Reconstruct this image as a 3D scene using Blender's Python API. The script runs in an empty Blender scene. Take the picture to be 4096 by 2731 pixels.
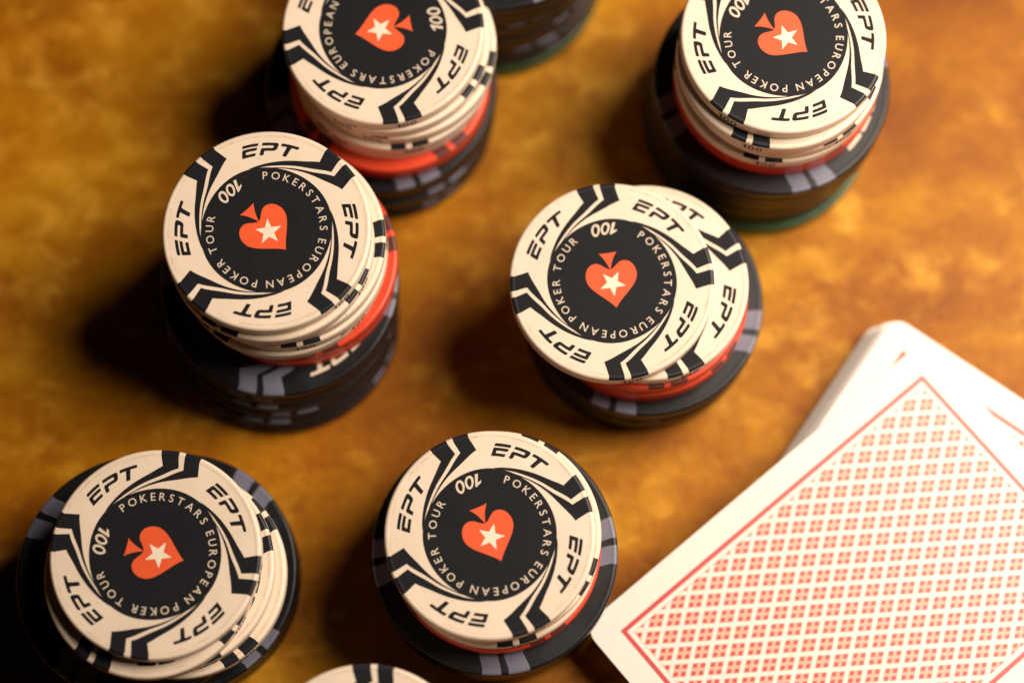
import bpy, bmesh, math, random
from mathutils import Vector, Matrix
from mathutils.geometry import tessellate_polygon
R_ = math.radians
sc = bpy.context.scene
col = sc.collection
MM = 0.001
random.seed(7)

# ------------------------------------------------------------------ camera
cam_d = bpy.data.cameras.new('camera')
cam = bpy.data.objects.new('camera', cam_d); col.objects.link(cam)
cam.location = (0, -0.11097, 0.420)
cam.rotation_euler = (R_(14.8), 0, 0)
cam_d.sensor_width = 36.0
cam_d.lens = 36.0 * 8500 / 4096
cam_d.clip_start = 0.01; cam_d.clip_end = 50
cam_d.dof.use_dof = True
cam_d.dof.focus_distance = 0.3970
cam_d.dof.aperture_fstop = 4.4
sc.camera = cam

# ------------------------------------------------------------------ world, lamps, exposure
w = bpy.data.worlds.new('World'); sc.world = w; w.use_nodes = True
bg = w.node_tree.nodes['Background']
bg.inputs[0].default_value = (0.85, 0.88, 1.0, 1); bg.inputs[1].default_value = 0.002
def area(name, loc, target, size, watt, colr):
    d = bpy.data.lights.new(name, 'AREA'); d.shape = 'DISK'; d.size = size
    d.energy = watt; d.color = colr
    o = bpy.data.objects.new(name, d); col.objects.link(o); o.location = loc
    o.rotation_euler = (Vector(target) - Vector(loc)).to_track_quat('-Z', 'Y').to_euler()
    return o
area('lamp', (0.255, 0.082, 0.350), (0.0, 0.0, 0.0), 0.29, 3.55, (1.0, 0.85, 0.70))
sc.view_settings.view_transform = 'Standard'
sc.view_settings.look = 'None'
sc.view_settings.exposure = 0.0
sc.view_settings.gamma = 1.0

# ------------------------------------------------------------------ materials
def new_mat(name):
    m = bpy.data.materials.new(name); m.use_nodes = True
    nt = m.node_tree
    return m, nt, nt.nodes['Principled BSDF']
def N(nt, typ, **kw):
    n = nt.nodes.new(typ)
    for k, v in kw.items(): setattr(n, k, v)
    return n
def math_n(nt, op, a, b=None):
    n = N(nt, 'ShaderNodeMath', operation=op)
    for i, v in enumerate((a, b)):
        if v is None: continue
        if isinstance(v, (int, float)): n.inputs[i].default_value = v
        else: nt.links.new(v, n.inputs[i])
    return n.outputs[0]
def mix_n(nt, fac, a, b):
    n = N(nt, 'ShaderNodeMix', data_type='RGBA')
    for i, v in ((0, fac), (6, a), (7, b)):
        if isinstance(v, (int, float)): n.inputs[i].default_value = v
        elif isinstance(v, tuple): n.inputs[i].default_value = (*v, 1)
        else: nt.links.new(v, n.inputs[i])
    return n.outputs[2]
def noise(nt, scale, detail=3.0, rough=0.5, vec=None, w=0.0, dist=0.0):
    n = N(nt, 'ShaderNodeTexNoise', noise_dimensions='4D')
    n.inputs['Scale'].default_value = scale; n.inputs['Detail'].default_value = detail
    n.inputs['Roughness'].default_value = rough; n.inputs['W'].default_value = w
    n.inputs['Distortion'].default_value = dist
    if vec is None:
        vec = N(nt, 'ShaderNodeTexCoord').outputs['Object']
    nt.links.new(vec, n.inputs['Vector'])
    return n.outputs['Fac']
def ramp(nt, fac, stops):
    r = N(nt, 'ShaderNodeValToRGB')
    el = r.color_ramp.elements
    while len(el) < len(stops): el.new(0.5)
    for e, (p, c) in zip(el, stops):
        e.position = p; e.color = (*c, 1) if len(c) == 3 else c
    nt.links.new(fac, r.inputs[0])
    return r.outputs[0]
def bump(nt, bsdf, h, strength, dist):
    b = N(nt, 'ShaderNodeBump'); b.inputs['Strength'].default_value = strength
    b.inputs['Distance'].default_value = dist
    nt.links.new(h, b.inputs['Height']); nt.links.new(b.outputs[0], bsdf.inputs['Normal'])

def plastic(name, base, rough=0.42, grime=None, weave=None, spec=0.5, mottled=0.12):
    """chip clay: slightly uneven tone, faint wear, fine linen grain"""
    m, nt, b = new_mat(name)
    tc = N(nt, 'ShaderNodeTexCoord')
    oi = N(nt, 'ShaderNodeObjectInfo')
    w4 = math_n(nt, 'MULTIPLY', oi.outputs['Random'], 17.0)
    n1 = N(nt, 'ShaderNodeTexNoise', noise_dimensions='4D')
    n1.inputs['Scale'].default_value = 170; n1.inputs['Detail'].default_value = 5
    nt.links.new(tc.outputs['Object'], n1.inputs['Vector']); nt.links.new(w4, n1.inputs['W'])
    lo = tuple(c * (1 - mottled) for c in base); hi = tuple(min(1, c * (1 + mottled)) for c in base)
    c = ramp(nt, n1.outputs['Fac'], [(0.3, lo), (0.7, hi)])
    if grime:
        n2 = N(nt, 'ShaderNodeTexNoise', noise_dimensions='4D')
        n2.inputs['Scale'].default_value = 420; n2.inputs['Detail'].default_value = 6; n2.inputs['Roughness'].default_value = 0.65
        nt.links.new(tc.outputs['Object'], n2.inputs['Vector']); nt.links.new(w4, n2.inputs['W'])
        f = ramp(nt, n2.outputs['Fac'], [(0.60, (0, 0, 0)), (0.78, (1, 1, 1))])
        f = math_n(nt, 'MULTIPLY', f, 0.30)
        c = mix_n(nt, f, c, grime)
    sx = N(nt, 'ShaderNodeSeparateXYZ'); nt.links.new(tc.outputs['Object'], sx.inputs[0])
    if grime:
        rr2 = math_n(nt, 'SQRT', math_n(nt, 'ADD', math_n(nt, 'MULTIPLY', sx.outputs[0], sx.outputs[0]), math_n(nt, 'MULTIPLY', sx.outputs[1], sx.outputs[1])))
        gr = math_n(nt, 'SUBTRACT', 1.0, math_n(nt, 'DIVIDE', math_n(nt, 'ABSOLUTE', math_n(nt, 'SUBTRACT', rr2, 0.01845)), 0.00028))
        gr = math_n(nt, 'MULTIPLY', math_n(nt, 'MAXIMUM', gr, 0.0), ramp(nt, n2.outputs['Fac'], [(0.40, (0, 0, 0)), (0.66, (1, 1, 1))]))
        c = mix_n(nt, math_n(nt, 'MULTIPLY', gr, 0.75), c, grime)
        sc3 = N(nt, 'ShaderNodeTexNoise', noise_dimensions='4D'); sc3.inputs['Scale'].default_value = 1500; sc3.inputs['Detail'].default_value = 2
        nt.links.new(tc.outputs['Object'], sc3.inputs['Vector']); nt.links.new(w4, sc3.inputs['W'])
        sp = ramp(nt, sc3.outputs['Fac'], [(0.70, (0, 0, 0)), (0.74, (1, 1, 1))])
        c = mix_n(nt, math_n(nt, 'MULTIPLY', sp, 0.5), c, (0.30, 0.20, 0.12))
    k = 2 * math.pi / 0.00042
    wx = math_n(nt, 'SINE', math_n(nt, 'MULTIPLY', sx.outputs[0], k))
    wy = math_n(nt, 'SINE', math_n(nt, 'MULTIPLY', sx.outputs[1], k))
    wv = math_n(nt, 'MULTIPLY', wx, wy)
    wv01 = math_n(nt, 'ADD', math_n(nt, 'MULTIPLY', wv, 0.5), 0.5)
    if weave:
        c = mix_n(nt, math_n(nt, 'MULTIPLY', math_n(nt, 'POWER', wv01, 3.0), 0.8), c, weave)
    nt.links.new(c, b.inputs['Base Color'])
    n3 = N(nt, 'ShaderNodeTexNoise'); n3.inputs['Scale'].default_value = 900; n3.inputs['Detail'].default_value = 4
    nt.links.new(tc.outputs['Object'], n3.inputs['Vector'])
    h = math_n(nt, 'ADD', math_n(nt, 'MULTIPLY', n3.outputs['Fac'], 1.0), math_n(nt, 'MULTIPLY', wv01, 0.35))
    bump(nt, b, h, 0.25, 0.00006)
    rr = math_n(nt, 'ADD', math_n(nt, 'MULTIPLY', n1.outputs['Fac'], 0.22), rough - 0.11)
    nt.links.new(rr, b.inputs['Roughness'])
    b.inputs['Specular IOR Level'].default_value = spec
    return m

CREAM = (0.80, 0.655, 0.515)
M = {
 'cream': plastic('cream_clay', CREAM, 0.45, grime=(0.50, 0.36, 0.22), mottled=0.04),
 'cream_ink': plastic('cream_ink', (0.72, 0.59, 0.46), 0.5, mottled=0.04),
 'navy_ink': plastic('black_ink', (0.006, 0.0068, 0.010), 0.5, weave=(0.042, 0.040, 0.040), spec=0.12),
 'navy_spot': plastic('black_spot', (0.011, 0.012, 0.017), 0.42, spec=0.30),
 'red_ink': plastic('red_ink', (0.80, 0.105, 0.030), 0.5, mottled=0.04, spec=0.3),
 'star_ink': plastic('star_ink', (0.84, 0.74, 0.58), 0.5, mottled=0.03, spec=0.3),
 'black': plastic('black_clay', (0.008, 0.0085, 0.0105), 0.40, mottled=0.3, spec=0.34),
 'grey': plastic('grey_ink', (0.15, 0.15, 0.21), 0.4),
 'red': plastic('red_clay', (0.66, 0.060, 0.020), 0.36, mottled=0.08),
 'dark_red': plastic('dark_red_ink', (0.10, 0.018, 0.014), 0.4),
 'green': plastic('green_clay', (0.020, 0.075, 0.014), 0.36),
 'dark_green': plastic('dark_green_ink', (0.01, 0.05, 0.015), 0.4),
}

def table_mat():
    m, nt, b = new_mat('golden_tabletop')
    tc = N(nt, 'ShaderNodeTexCoord').outputs['Object']
    mp = N(nt, 'ShaderNodeMapping'); mp.inputs['Rotation'].default_value = (0, 0, 0.9)
    mp.inputs['Scale'].default_value = (1.0, 1.55, 1.0); nt.links.new(tc, mp.inputs['Vector'])
    v = mp.outputs[0]
    big = noise(nt, 9, 2, 0.5, tc, 3.1, 0.3)
    mid = noise(nt, 44, 4, 0.58, v, 1.7, 0.4)
    flk = noise(nt, 84, 3, 0.55, v, 8.4, 0.35)
    fl2 = noise(nt, 150, 4, 0.6, tc, 5.5, 0.5)
    fin = noise(nt, 420, 5, 0.65, tc, 2.2)
    f = math_n(nt, 'ADD', math_n(nt, 'MULTIPLY', big, 0.40), math_n(nt, 'MULTIPLY', mid, 0.60))
    f = math_n(nt, 'ADD', f, math_n(nt, 'MULTIPLY', math_n(nt, 'SUBTRACT', fin, 0.5), 0.22))
    c = ramp(nt, f, [(0.34, (0.215, 0.056, 0.0)), (0.46, (0.318, 0.098, 0.0)),
                     (0.56, (0.425, 0.160, 0.001)), (0.67, (0.56, 0.250, 0.008))])
    q = math_n(nt, 'ADD', math_n(nt, 'MULTIPLY', flk, 0.55), math_n(nt, 'MULTIPLY', big, 0.45))
    fl = ramp(nt, q, [(0.50, (0, 0, 0)), (0.61, (1, 1, 1))])
    fl = math_n(nt, 'MULTIPLY', fl, ramp(nt, fl2, [(0.38, (0, 0, 0)), (0.62, (1, 1, 1))]))
    c = mix_n(nt, math_n(nt, 'MULTIPLY', fl, 0.64), c, (0.84, 0.43, 0.040))
    nt.links.new(c, b.inputs['Base Color'])
    b.inputs['Roughness'].default_value = 0.50
    b.inputs['Specular IOR Level'].default_value = 0.18
    bump(nt, b, math_n(nt, 'ADD', fin, math_n(nt, 'MULTIPLY', mid, 0.6)), 0.35, 0.0006)
    return m
M['table'] = table_mat()

def card_back_mat():
    """flat print: red frame line and a slanted lattice of four-dot tiles, in card millimetres"""
    m, nt, b = new_mat('card_back_print')
    tc = N(nt, 'ShaderNodeTexCoord').outputs['Object']
    s = N(nt, 'ShaderNodeSeparateXYZ'); nt.links.new(tc, s.inputs[0])
    x = math_n(nt, 'MULTIPLY', s.outputs[0], 1000.0); y = math_n(nt, 'MULTIPLY', s.outputs[1], 1000.0)
    ax = math_n(nt, 'ABSOLUTE', x); ay = math_n(nt, 'ABSOLUTE', y)
    def inside(hx, hy):
        return math_n(nt, 'MULTIPLY', math_n(nt, 'LESS_THAN', ax, hx), math_n(nt, 'LESS_THAN', ay, hy))
    def ring(hx, hy, wd):
        return math_n(nt, 'SUBTRACT', inside(hx + wd / 2, hy + wd / 2), inside(hx - wd / 2, hy - wd / 2))
    frame = ring(38.95, 26.25, 0.92)
    field = inside(37.55, 24.85)
    u = math_n(nt, 'FRACT', math_n(nt, 'ADD', math_n(nt, 'ADD', math_n(nt, 'DIVIDE', x, 5.5), math_n(nt, 'DIVIDE', y, 4.05)), 21.600))
    t = math_n(nt, 'FRACT', math_n(nt, 'ADD', math_n(nt, 'SUBTRACT', math_n(nt, 'DIVIDE', x, 5.5), math_n(nt, 'DIVIDE', y, 4.05)), 32.330))
    du = math_n(nt, 'ABSOLUTE', math_n(nt, 'SUBTRACT', u, 0.5)); dt = math_n(nt, 'ABSOLUTE', math_n(nt, 'SUBTRACT', t, 0.5))
    tile = math_n(nt, 'MULTIPLY', math_n(nt, 'LESS_THAN', du, 0.385), math_n(nt, 'LESS_THAN', dt, 0.385))
    pu = math_n(nt, 'LESS_THAN', math_n(nt, 'ABSOLUTE', math_n(nt, 'SUBTRACT', du, 0.215)), 0.122)
    pt = math_n(nt, 'LESS_THAN', math_n(nt, 'ABSOLUTE', math_n(nt, 'SUBTRACT', dt, 0.215)), 0.122)
    dot = math_n(nt, 'MULTIPLY', pu, pt)
    nz = noise(nt, 900, 4, 0.6)
    white = ramp(nt, nz, [(0.35, (0.80, 0.75, 0.68)), (0.65, (0.84, 0.79, 0.72))])
    peach = (0.78, 0.43, 0.32); red = (0.58, 0.070, 0.062)
    c = mix_n(nt, math_n(nt, 'MULTIPLY', tile, field), white, peach)
    c = mix_n(nt, math_n(nt, 'MULTIPLY', dot, field), c, red)
    c = mix_n(nt, math_n(nt, 'MULTIPLY', ring(37.55, 24.85, 0.20), 0.35), c, (0.80, 0.30, 0.22))
    c = mix_n(nt, frame, c, red)
    nt.links.new(c, b.inputs['Base Color'])
    b.inputs['Roughness'].default_value = 0.42
    bump(nt, b, nz, 0.12, 0.00005)
    return m
M['card_back'] = card_back_mat()
def card_stock():
    m, nt, b = new_mat('card_stock')
    nz = noise(nt, 700, 4, 0.6)
    oi = N(nt, 'ShaderNodeObjectInfo')
    a = ramp(nt, nz, [(0.35, (0.76, 0.71, 0.64)), (0.65, (0.84, 0.80, 0.74))])
    c = mix_n(nt, math_n(nt, 'POWER', oi.outputs['Random'], 2.0), a, (0.24, 0.19, 0.15))
    nt.links.new(c, b.inputs['Base Color']); b.inputs['Roughness'].default_value = 0.6
    return m
M['card_edge'] = card_stock()

# ------------------------------------------------------------------ helpers
def tag(o, label=None, cat=None, group=None, kind=None):
    for k, v in (('label', label), ('category', cat), ('group', group), ('kind', kind)):
        if v: o[k] = v
    return o
def link(name, me, parent=None):
    o = bpy.data.objects.new(name, me); col.objects.link(o)
    if parent: o.parent = parent
    return o
class Print:
    """flat polygons lying at given heights, in chip units (face radius 1)"""
    def __init__(s): s.v = []; s.f = []
    def poly(s, pts, z, holes=()):
        loops = [[Vector((p[0], p[1], 0)) for p in pts]] + [[Vector((p[0], p[1], 0)) for p in h] for h in holes]
        base = len(s.v)
        flat = [p for l in loops for p in l]
        s.v += [(p.x, p.y, z) for p in flat]
        for t in tessellate_polygon(loops):
            a, b, c = (flat[i] for i in t)
            if (b - a).cross(c - a).z < 0: t = (t[0], t[2], t[1])
            s.f.append(tuple(base + i for i in t))
    def raw(s, verts, faces, fn):
        base = len(s.v); s.v += [fn(p) for p in verts]
        for f in faces: s.f.append(tuple(base + i for i in f))
    def mesh(s, name, mat, rad, z0):
        me = bpy.data.meshes.new(name)
        me.from_pydata([(x * rad * MM, y * rad * MM, (z0 + z) * MM) for x, y, z in s.v], [], s.f)
        me.materials.append(mat); me.update()
        return me
def pol(r, deg): return (r * math.cos(R_(deg)), r * math.sin(R_(deg)))

def fitcurve(pts):
    """smooth r(phi) through the points (piecewise Catmull-Rom)"""
    pts = sorted(pts, key=lambda p: p[1])
    out = []
    P = [(2 * pts[0][0] - pts[1][0], 2 * pts[0][1] - pts[1][1])] + pts + [(2 * pts[-1][0] - pts[-2][0], 2 * pts[-1][1] - pts[-2][1])]
    for i in range(1, len(P) - 2):
        for k in range(6):
            t = k / 6
            q = []
            for d in (0, 1):
                a, b, c, e = P[i - 1][d], P[i][d], P[i + 1][d], P[i + 2][d]
                q.append(0.5 * (2 * b + (c - a) * t + (2 * a - 5 * b + 4 * c - e) * t * t + (3 * b - a - 3 * c + e) * t ** 3))
            out.append(tuple(q))
    out.append(pts[-1])
    return out
C1 = fitcurve([(.840, 10.5), (.768, 20), (.712, 33), (.668, 48), (.636, 64)])
C2 = fitcurve([(.838, 0.0), (.742, 12), (.688, 25), (.652, 38), (.632, 52)])
C3 = fitcurve([(.830, -3.4), (.724, 9), (.674, 21), (.640, 34), (.622, 47)])
C4 = fitcurve([(.820, -14.2), (.728, -1), (.674, 14), (.640, 28), (.622, 40)])
RIM = 0.949
def arc(r, a, b, n=5): return [(r, a + (b - a) * i / n) for i in range(n + 1)]
SPOT = (-10.8, -1.8, 1.8, 11.9)

# --- letters of the big italic mark: unit height, drawn upright, then sheared and bent round the chip
E1 = [(0.02, .78), (0.0, .82), (0.0, .96), (.04, 1.0), (1.12, 1.0), (1.16, .96), (1.16, .80), (1.14, .77), (.05, .77)]
E2 = [(0, .04), (0, .62), (.05, .66), (1.10, .66), (1.14, .62), (1.12, .45), (1.06, .43), (.32, .43), (.30, .40), (.30, .26),
      (.33, .23), (1.06, .23), (1.10, .20), (1.10, .03), (1.06, 0), (.04, 0)]
P1 = [(0.0, .80), (0.0, .96), (.04, 1.0), (1.05, 1.0), (1.16, .95), (1.22, .84), (1.22, .55), (1.17, .42), (1.04, .34), (.34, .34),
      (.32, .30), (.32, .03), (.29, 0), (.03, 0), (0, .03), (0, .50), (.06, .57), (.84, .57), (.90, .61), (.90, .73), (.84, .77), (.03, .77)]
T1 = [(0, .80), (0, .96), (.04, 1), (1.26, 1), (1.30, .96), (1.30, .80), (1.26, .77), (.86, .77), (.82, .73), (.82, .03), (.79, 0),
      (.51, 0), (.48, .03), (.48, .73), (.44, .77), (.03, .77)]
GLY = [(E1, 0.0), (E2, 0.0), (P1, 1.44), (T1, 2.82)]
TOTAL = 2.82 + 1.30
H_EPT = 0.127
def dense(pts, step=.12):
    out = []
    for i, p in enumerate(pts):
        q = pts[(i + 1) % len(pts)]
        n = max(1, int(math.hypot(q[0] - p[0], q[1] - p[1]) / step))
        out += [(p[0] + (q[0] - p[0]) * k / n, p[1] + (q[1] - p[1]) * k / n) for k in range(n)]
    return out
def big_letters(pr, z):
    for k in range(1):
        th0 = 46.3
        for g, off in GLY:
            pts = []
            for (x, y) in dense(g):
                u = (x + off + 0.30 * (y - .5) - TOTAL / 2) * H_EPT
                r = 0.752 + y * H_EPT
                pts.append(pol(r, th0 - math.degrees(u / 0.815)))
            pr.poly(pts, z)
# --- italic 100
def numeral(h, gap=0.10, bold=0.18):
    """loops of 1, 0, 0 in unit height: list of (outer, holes)"""
    one = [(.22, 0), (.44, 0), (.44, 1.0), (.30, 1.0), (-.06, .74), (-.06, .55), (.22, .70)]
    def oval(rx, ry, cx, n=22): return [(cx + rx * math.cos(2 * math.pi * i / n), .5 + ry * math.sin(2 * math.pi * i / n)) for i in range(n)]
    out = [(one, [])]
    for cx in (.47 + gap + .36, .47 + 2 * gap + .36 * 3):
        out.append((oval(.36, .52, cx), [oval(.36 - bold, .52 - bold, cx)]))
    wd = .47 + 2 * gap + .36 * 4
    return out, wd
def denomination(pr, z):
    loops, wd = numeral(1, .07)
    h = 0.122
    def bend(p):
        u = (p[0] - wd / 2 + 0.22 * (p[1] - .5)) * h
        return pol(0.592 - p[1] * h, 270 + math.degrees(u / 0.53))
    for o, hs in loops:
        pr.poly([bend(p) for p in o], z, [[bend(p) for p in q] for q in hs])
# --- the ring of small capitals, built glyph by glyph from the built-in face
def glyph(ch):
    cu = bpy.data.curves.new('glyph', 'FONT'); cu.body = ch; cu.size = 1.0; cu.resolution_u = 3; cu.offset = 0.002
    ob = bpy.data.objects.new('glyph', cu); col.objects.link(ob)
    bpy.context.view_layer.update()
    me = bpy.data.meshes.new_from_object(ob.evaluated_get(bpy.context.evaluated_depsgraph_get()))
    vs = [(v.co.x, v.co.y) for v in me.vertices]; fs = [tuple(p.vertices) for p in me.polygons]
    bpy.data.objects.remove(ob); bpy.data.curves.remove(cu); bpy.data.meshes.remove(me)
    return vs, fs
RING = 'POKERSTARS EUROPEAN POKER TOUR'
G = {c: glyph(c) for c in sorted(set(RING)) if c != ' '}
capH = max(v[1] for v in G['E'][0])
def ring_letters(pr, z):
    h = 0.074 / capH
    wid = {c: (min(v[0] for v in g[0]), max(v[0] for v in g[0])) for c, g in G.items()}
    ws = [((wid[c][1] - wid[c][0]) * h if c != ' ' else 0.012) for c in RING]
    r0 = 0.545
    span = R_(284.5) * r0
    gap = (span - sum(ws) + (ws[0] + ws[-1]) / 2) / (len(RING) - 1)
    pos = -ws[0] / 2
    for c, wd in zip(RING, ws):
        if c != ' ':
            vs, fs = G[c]; th = 229.5 - math.degrees((pos + wd / 2) / r0)
            e = (math.cos(R_(th)), math.sin(R_(th)))       # outward = glyph up
            t = (e[1], -e[0])                              # clockwise = glyph forward
            mid = sum(wid[c]) / 2
            def place(p):
                a = (p[0] - mid) * h; b = r0 - 0.037 + p[1] * h
                return (e[0] * b + t[0] * a, e[1] * b + t[1] * a, z)
            me_f = []
            for f in fs:
                a, b_, d = (Vector((*vs[i], 0)) for i in f[:3])
                me_f.append(f if (b_ - a).cross(d - a).z > 0 else tuple(reversed(f)))
            pr.raw(vs, me_f, place)
        pos += wd + gap
def bez(p0, c0, c1, p1, n=9):
    return [tuple((1 - t) ** 3 * p0[i] + 3 * (1 - t) ** 2 * t * c0[i] + 3 * (1 - t) * t * t * c1[i] + t ** 3 * p1[i] for i in (0, 1)) for t in [k / n for k in range(n)]]
def emblem(pr, z):
    half = bez((0, .278), (.075, .165), (.250, .075), (.250, -.045)) + bez((.250, -.045), (.250, -.125), (.205, -.185), (.140, -.187)) \
        + bez((.140, -.187), (.080, -.187), (.045, -.115), (0, -.112))
    other = [(-x, y) for x, y in reversed(half[1:])]
    pr.poly(half + [(0, -.112)] + other, z)
    st = bez((0, -.108), (.018, -.17), (.045, -.235), (.088, -.283), 6)
    base = bez((.088, -.283), (.03, -.277), (-.03, -.277), (-.088, -.283), 5)
    pr.poly(st + base + [(-x, y) for x, y in reversed(st[1:])][:0] + [(-.088, -.283)] + [(-x, y) for x, y in reversed(st[1:])], z)
def star(pr, z):
    pts = []
    for i in range(10):
        r = .132 if i % 2 == 0 else .053
        a = 90 + 36 * i
        pts.append((r * math.cos(R_(a)), .030 + r * math.sin(R_(a))))
    pr.poly(pts, z)

# ------------------------------------------------------------------ chip meshes, shared by all copies of a kind
T = 3.3
def body_mesh(name, rad, m_base, m_spot):
    angs = []
    for k in range(4):
        br = [-45] + list(SPOT) + [45]
        for a, b in zip(br, br[1:]):
            n = max(2, round((b - a) / 3.4))
            angs += [90 * k + a + (b - a) * i / n for i in range(n)]
    prof = [(RIM * rad, T - .02), (RIM * rad + .14, T)]
    rb = .62
    for i in range(6):
        a = math.pi / 2 * i / 5
        prof.append((rad - rb + rb * math.sin(a), T - rb + rb * math.cos(a)))
    prof += [(rad, .42), (rad - .12, .13), (rad - .42, 0)]
    bm = bmesh.new()
    rings = [[bm.verts.new((r * math.cos(R_(a)) * MM, r * math.sin(R_(a)) * MM, z * MM)) for a in angs] for r, z in prof]
    n = len(angs)
    top = bm.faces.new(rings[0]); bot = bm.faces.new(list(reversed(rings[-1])))
    def spot(i):
        a = (angs[i] + ((angs[(i + 1) % n] - angs[i]) % 360) / 2 + 45) % 90 - 45
        return SPOT[0] < a < SPOT[1] or SPOT[2] < a < SPOT[3]
    for j in range(len(prof) - 1):
        for i in range(n):
            f = bm.faces.new((rings[j][i], rings[j + 1][i], rings[j + 1][(i + 1) % n], rings[j][(i + 1) % n]))
            f.smooth = j >= 1
            if j <= (5 if rad < 20 else 4) and spot(i): f.material_index = 1
    me = bpy.data.meshes.new(name); bm.to_mesh(me); bm.free()
    me.materials.append(m_base); me.materials.append(m_spot)
    return me
def arrows(pr, disc=True):
    for k in range(4):
        b = 90 * k
        def P(l): return [pol(r, a + b) for r, a in l]
        pr.poly(P(arc(RIM + .002, SPOT[2], SPOT[3]) + C1 + list(reversed(C2))), .026)
        pr.poly(P(arc(RIM + .002, SPOT[0], SPOT[1]) + C3 + list(reversed(C4))), .030)
    if disc: pr.poly([pol(.627 + .006 * math.cos(R_(4 * (i * 3 - 70))), i * 3) for i in range(120)], .034)
def rim_letters(rad, pr):
    loops, wd = numeral(1, .16)
    h = 1.75
    for k in range(1):
        def bend(p):
            u = (p[0] - wd / 2) * h * 1.0
            a = R_(90 * k + 2.5) + u / rad
            return a, .62 + p[1] * h
        for o, hs in loops:
            if hs:
                ov, hv = o, hs[0]
                for i in range(len(ov)):
                    j = (i + 1) % len(ov)
                    q = [bend(x) for x in (ov[i], ov[j], hv[j], hv[i])]
                    base = len(pr.v); pr.v += [(1.0015 * math.cos(a), 1.0015 * math.sin(a), z) for a, z in q]
                    pr.f.append((base, base + 1, base + 2, base + 3))
            else:
                q = [bend(x) for x in o]; base = len(pr.v)
                pr.v += [(1.0015 * math.cos(a), 1.0015 * math.sin(a), z) for a, z in q]
                pr.f += [(base, base + 1, base + 2, base + 3, base + 6), (base + 3, base + 4, base + 5, base + 6)]
KIND = {'cream': (19.5, 'cream', 'navy_spot', 'navy_ink', 'navy_ink'),
        'red': (19.9, 'red', 'dark_red', 'dark_red', 'cream_ink'),
        'black': (23.4, 'black', 'grey', 'grey', 'cream_ink'),
        'green': (23.2, 'green', 'dark_green', 'dark_green', 'cream_ink')}
MESH = {}
for kd, (rad, mb, ms, ma, ml) in KIND.items():
    MESH[kd, 'body'] = body_mesh(kd + '_chip_body', rad, M[mb], M[ms])
    z0 = T - .02
    p = Print(); arrows(p, kd == 'cream'); MESH[kd, 'inlay'] = p.mesh(kd + '_inlay', M[ma], rad, z0)
    p = Print(); big_letters(p, .028); MESH[kd, 'lettering'] = p.mesh(kd + '_lettering', M[ml], rad, z0)
rad = 19.5; z0 = T - .02
p = Print(); ring_letters(p, .060); MESH['ring_lettering'] = p.mesh('ring_lettering', M['cream_ink'], rad, z0)
p = Print(); denomination(p, .062); MESH['denomination'] = p.mesh('denomination', M['cream_ink'], rad, z0)
p = Print(); emblem(p, .064); MESH['emblem'] = p.mesh('emblem', M['red_ink'], rad, z0)
p = Print(); star(p, .090); MESH['star'] = p.mesh('star', M['star_ink'], rad, z0)
p = Print(); rim_letters(rad, p); MESH['rim_lettering'] = p.mesh('rim_lettering', M['navy_ink'], rad, 0)

def chip(kd, loc, rot, tilt, label, group, full, letters=True):
    t = bpy.data.objects.new(kd + '_poker_chip', None); col.objects.link(t)
    t.empty_display_size = 0.01
    t.location = tuple(c * MM for c in loc); t.rotation_euler = (R_(tilt[0]), R_(tilt[1]), R_(rot))
    tag(t, label, 'poker chip', group)
    link('body', MESH[kd, 'body'], t)
    link('inlay', MESH[kd, 'inlay'], t)
    for k in range(4):
        if letters is True or k == letters: link('lettering', MESH[kd, 'lettering'], t).rotation_euler = (0, 0, math.pi / 2 * k)
        if kd == 'cream': link('rim_numeral', MESH['rim_lettering'], t).rotation_euler = (0, 0, math.pi / 2 * k)
    if full:
        link('ring_lettering', MESH['ring_lettering'], t)
        link('denomination', MESH['denomination'], t)
        e = link('emblem', MESH['emblem'], t)
        link('star', MESH['star'], e)
    return t

# ------------------------------------------------------------------ the table
bm = bmesh.new()
bmesh.ops.create_grid(bm, x_segments=8, y_segments=8, size=0.9)
me = bpy.data.meshes.new('tabletop'); bm.to_mesh(me); bm.free(); me.materials.append(M['table'])
tag(link('tabletop', me), 'mottled golden brown tabletop under the chips and cards', None, None, 'structure')

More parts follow.
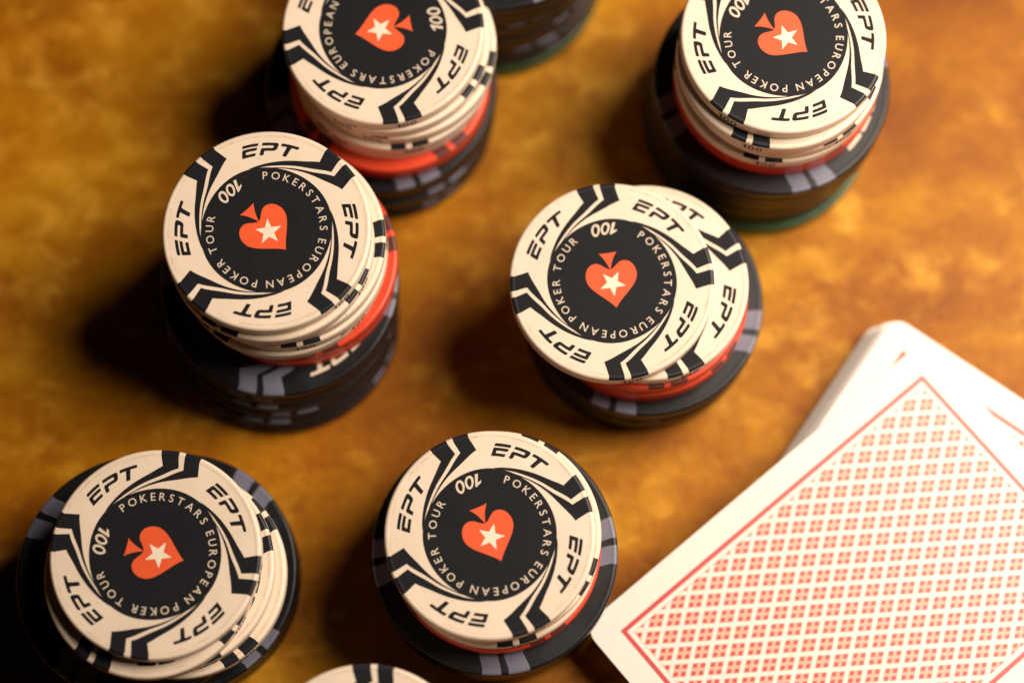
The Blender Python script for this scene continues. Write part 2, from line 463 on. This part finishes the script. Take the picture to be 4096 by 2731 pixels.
# ------------------------------------------------------------------ the stacks, each chip listed from the top down: kind, shift (mm), turn
W, D, K, GN = 'cream', 'red', 'black', 'green'
def run(kd, n, a, b, rot0, jit=0.25, rj=40):
    out = []
    for i in range(n):
        f = i / max(1, n - 1)
        out.append((kd, a[0] + (b[0] - a[0]) * f + random.uniform(-jit, jit), a[1] + (b[1] - a[1]) * f + random.uniform(-jit, jit),
                    rot0 if i == 0 else rot0 + random.uniform(-rj, rj)))
    return out
STACKS = [
 # phrase, group, x, y, top label, chips
 ('wide-based corner stack', -65.49, -48.95, 'cream chip whose red spade points to the bottom edge stack, topping the wide-based corner stack',
  [(W, 0, 0, -103), (W, -1.5, -3.0, 58), (W, 1.7, -1.4, 20), (W, 3.6, -2.3, 37)] + run(K, 2, (-5.0, -2.0), (-4.7, -2.0), 59) + run(K, 4, (0.8, -.3), (.2, .2), 49)),
 ('stack by the loose card corner', -4.08, -45.33, 'neatly seated cream chip topping the stack by the loose card corner',
  [(W, 0, 0, -156.7), (W, 1.2, .7, 64), (W, .9, -.5, 12), (D, 1.0, -.6, 30)] + run(K, 6, (.75, -1.3), (.7, -.2), 5, .2)),
 ('stack before the wide red chip', -45.68, 10.19, 'cream chip topping the stack before the wide red chip',
  [(W, 0, 0, -136.3), (W, .3, -1.1, 61.5), (W, 2.3, .2, 0), (W, 2.4, -.6, 10), (W, 1.3, -1.4, 48), (D, 3.6, -.4, 15), (D, 3.2, -.7, 62)]
  + run(K, 6, (.3, -2.7), (-1.0, -6.2), 82, .3)),
 ('stack with the slipped top chip', 18.99, 3.25, 'cream chip slipped sideways over another cream chip beside the deck',
  [(W, 0, 0, -171.7), (W, 6.86, .78, -158.4), (D, 6.6, .2, 12), (D, 7.0, -.1, 50), (D, 6.7, .1, 80)] + run(K, 5, (6.9, 1.0), (7.0, 1.4), 73, .3)),
 ('stack with the wide red chip', -24.86, 51.77, 'cream chip, its spade turned sideways, topping the stack with the wide red chip',
  [(W, 0, 0, 101.6), (W, 1.1, -.3, 60), (W, 2.3, -.5, 74), (W, 1.5, -1.5, 10), (W, 1.0, -1.3, 52), (D, .5, -3.3, 40), (D, .6, -2.6, 75)]
  + run(K, 5, (-1.8, -1.8), (-2.2, -2.3), 20, .4)),
 ('upper corner stack on a green chip', 51.38, 47.5, 'cream chip topping the upper corner stack on a green chip',
  [(W, 0, 0, -126.5), (W, -.5, -1.9, 71), (W, .5, -1.6, 33), (W, -.3, -2.2, 80), (D, .5, -1.3, 25), (D, .4, -1.1, 60)]
  + run(K, 7, (.4, -1.4), (-.8, -.2), 19, .3) + [(GN, -.3, -1.6, 30)]),
 ('all black stack at the upper edge', -3.97, 82.2, None,
  run(K, 9, (.3, .2), (-.2, 0), 30, .45) + [(GN, -.2, -1.3, 10)]),
 ('bottom edge stack', -26.07, -88.83, 'cream chip showing only its rim and one dark arrow at the bottom edge',
  [(W, 0, 0, 86), (W, .6, -.3, 40)] + run(W, 2, (.4, -.4), (.3, -.6), 20) + run(K, 7, (.2, -4.0), (.4, -4.6), 33, .3)),
]
def marks(phrase, kd, c, rot):
    if kd != K or c > 1: return None
    want = {'stack before the wide red chip': -53, 'upper corner stack on a green chip': -26, 'stack with the slipped top chip': 29}.get(phrase)
    if want is None: return None
    return min(range(4), key=lambda k: abs((rot + 46.3 + 90 * k - want + 180) % 360 - 180))
ORD = ['top', 'second', 'third', 'fourth', 'fifth', 'sixth', 'seventh', 'eighth', 'ninth', 'tenth']
for phrase, x, y, toplab, chips in STACKS:
    n = len(chips); counts = {}
    tot = {k: sum(1 for c in chips if c[0] == k) for k in (W, D, K, GN)}
    for i, (kd, dx, dy, rot) in enumerate(chips):
        c = counts[kd] = counts.get(kd, 0) + 1
        z = (n - 1 - i) * T
        if i == 0 and toplab: lab = toplab
        elif tot[kd] == 1: lab = f'only {kd} chip in the {phrase}'
        else:
            o = 'lowest' if c == tot[kd] else ('uppermost' if c == 1 else ORD[c - 1])
            lab = f'{o} {kd} chip' + (' from the top' if o not in ('lowest', 'uppermost') else '') + f' in the {phrase}'
        chip(kd, (x + dx, y + dy, z), rot, (0, 0), lab, phrase.replace('stack', 'chip stack'), kd == W and i < 2, True if kd == W else marks(phrase, kd, c, rot))

# ------------------------------------------------------------------ playing cards
CL, CW, CT = 88.9, 63.5, 0.29
def card_mesh(bow):
    """rounded rectangle with real thickness, slightly bowed along its length"""
    hx, hy, r = CL / 2, CW / 2, 3.4
    out = []
    for cx, cy, a0 in ((hx - r, hy - r, 0), (-hx + r, hy - r, 90), (-hx + r, -hy + r, 180), (hx - r, -hy + r, 270)):
        out += [(cx + r * math.cos(R_(a0 + 15 * i)), cy + r * math.sin(R_(a0 + 15 * i))) for i in range(7)]
    zf = lambda x: bow * (1 - (x / hx) ** 2)
    bm = bmesh.new()
    top = [bm.verts.new((a * MM, b * MM, CT * MM)) for a, b in out]
    f = bm.faces.new(top); f.material_index = 0
    bot = [bm.verts.new((a * MM, b * MM, 0)) for a, b in out]
    g = bm.faces.new(list(reversed(bot))); g.material_index = 0
    n = len(out)
    for i in range(n):
        q = bm.faces.new((top[i], bot[i], bot[(i + 1) % n], top[(i + 1) % n])); q.material_index = 1
    if bow:
        for k in range(1, 8):
            xx = (-hx + CL * k / 8) * MM
            bmesh.ops.bisect_plane(bm, geom=bm.verts[:] + bm.edges[:] + bm.faces[:], plane_co=(xx, 0, 0), plane_no=(1, 0, 0))
        for v in bm.verts: v.co.z += zf(v.co.x / MM) * MM
    bmesh.ops.recalc_face_normals(bm, faces=bm.faces)
    me = bpy.data.meshes.new('playing_card'); bm.to_mesh(me); bm.free()
    me.materials.append(M['card_back']); me.materials.append(M['card_edge'])
    return me
flat_card = card_mesh(0.0)
NC, PITCH = 36, 0.305
ud = Vector((math.cos(R_(55.0)), math.sin(R_(55.0)))); nd = Vector((-ud.y, ud.x))
corner = Vector((76.2, 2.5))                      # sharp top corner of the uppermost deck card
cen = corner - ud * CL / 2 - nd * CW / 2
for i in range(NC):
    f = 1 - i / (NC - 1)
    s = nd * (2.7 * f + random.uniform(-.4, .4)) + ud * (-0.6 * f + random.uniform(-.35, .35))
    o = link('playing_card', flat_card)
    o.location = ((cen.x + s.x) * MM, (cen.y + s.y) * MM, i * PITCH * MM)
    o.rotation_euler = (0, 0, R_(55.0 + random.uniform(-.35, .35)))
    if i == NC - 1: tag(o, 'red-backed card topping the deck, mostly hidden under the loose card', 'playing card', 'deck of cards')
    else: tag(o, 'white playing card seen edge-on inside the deck below its topmost card', 'playing card', 'edge-on cards of the deck')
u = Vector((math.cos(R_(39.9)), math.sin(R_(39.9)))); nn = Vector((-u.y, u.x))
fr = Vector((21.45, -60.45))                      # the frame corner towards the chips
cc = fr + u * (CL / 2 - 5.5) - nn * (CW / 2 - 5.5)
o = link('playing_card', card_mesh(0.45))
o.location = (cc.x * MM, cc.y * MM, (NC * PITCH + .05) * MM); o.rotation_euler = (0, 0, R_(39.9))
tag(o, 'loose playing card with red lattice back lying askew on top of the deck', 'playing card', 'deck of cards')
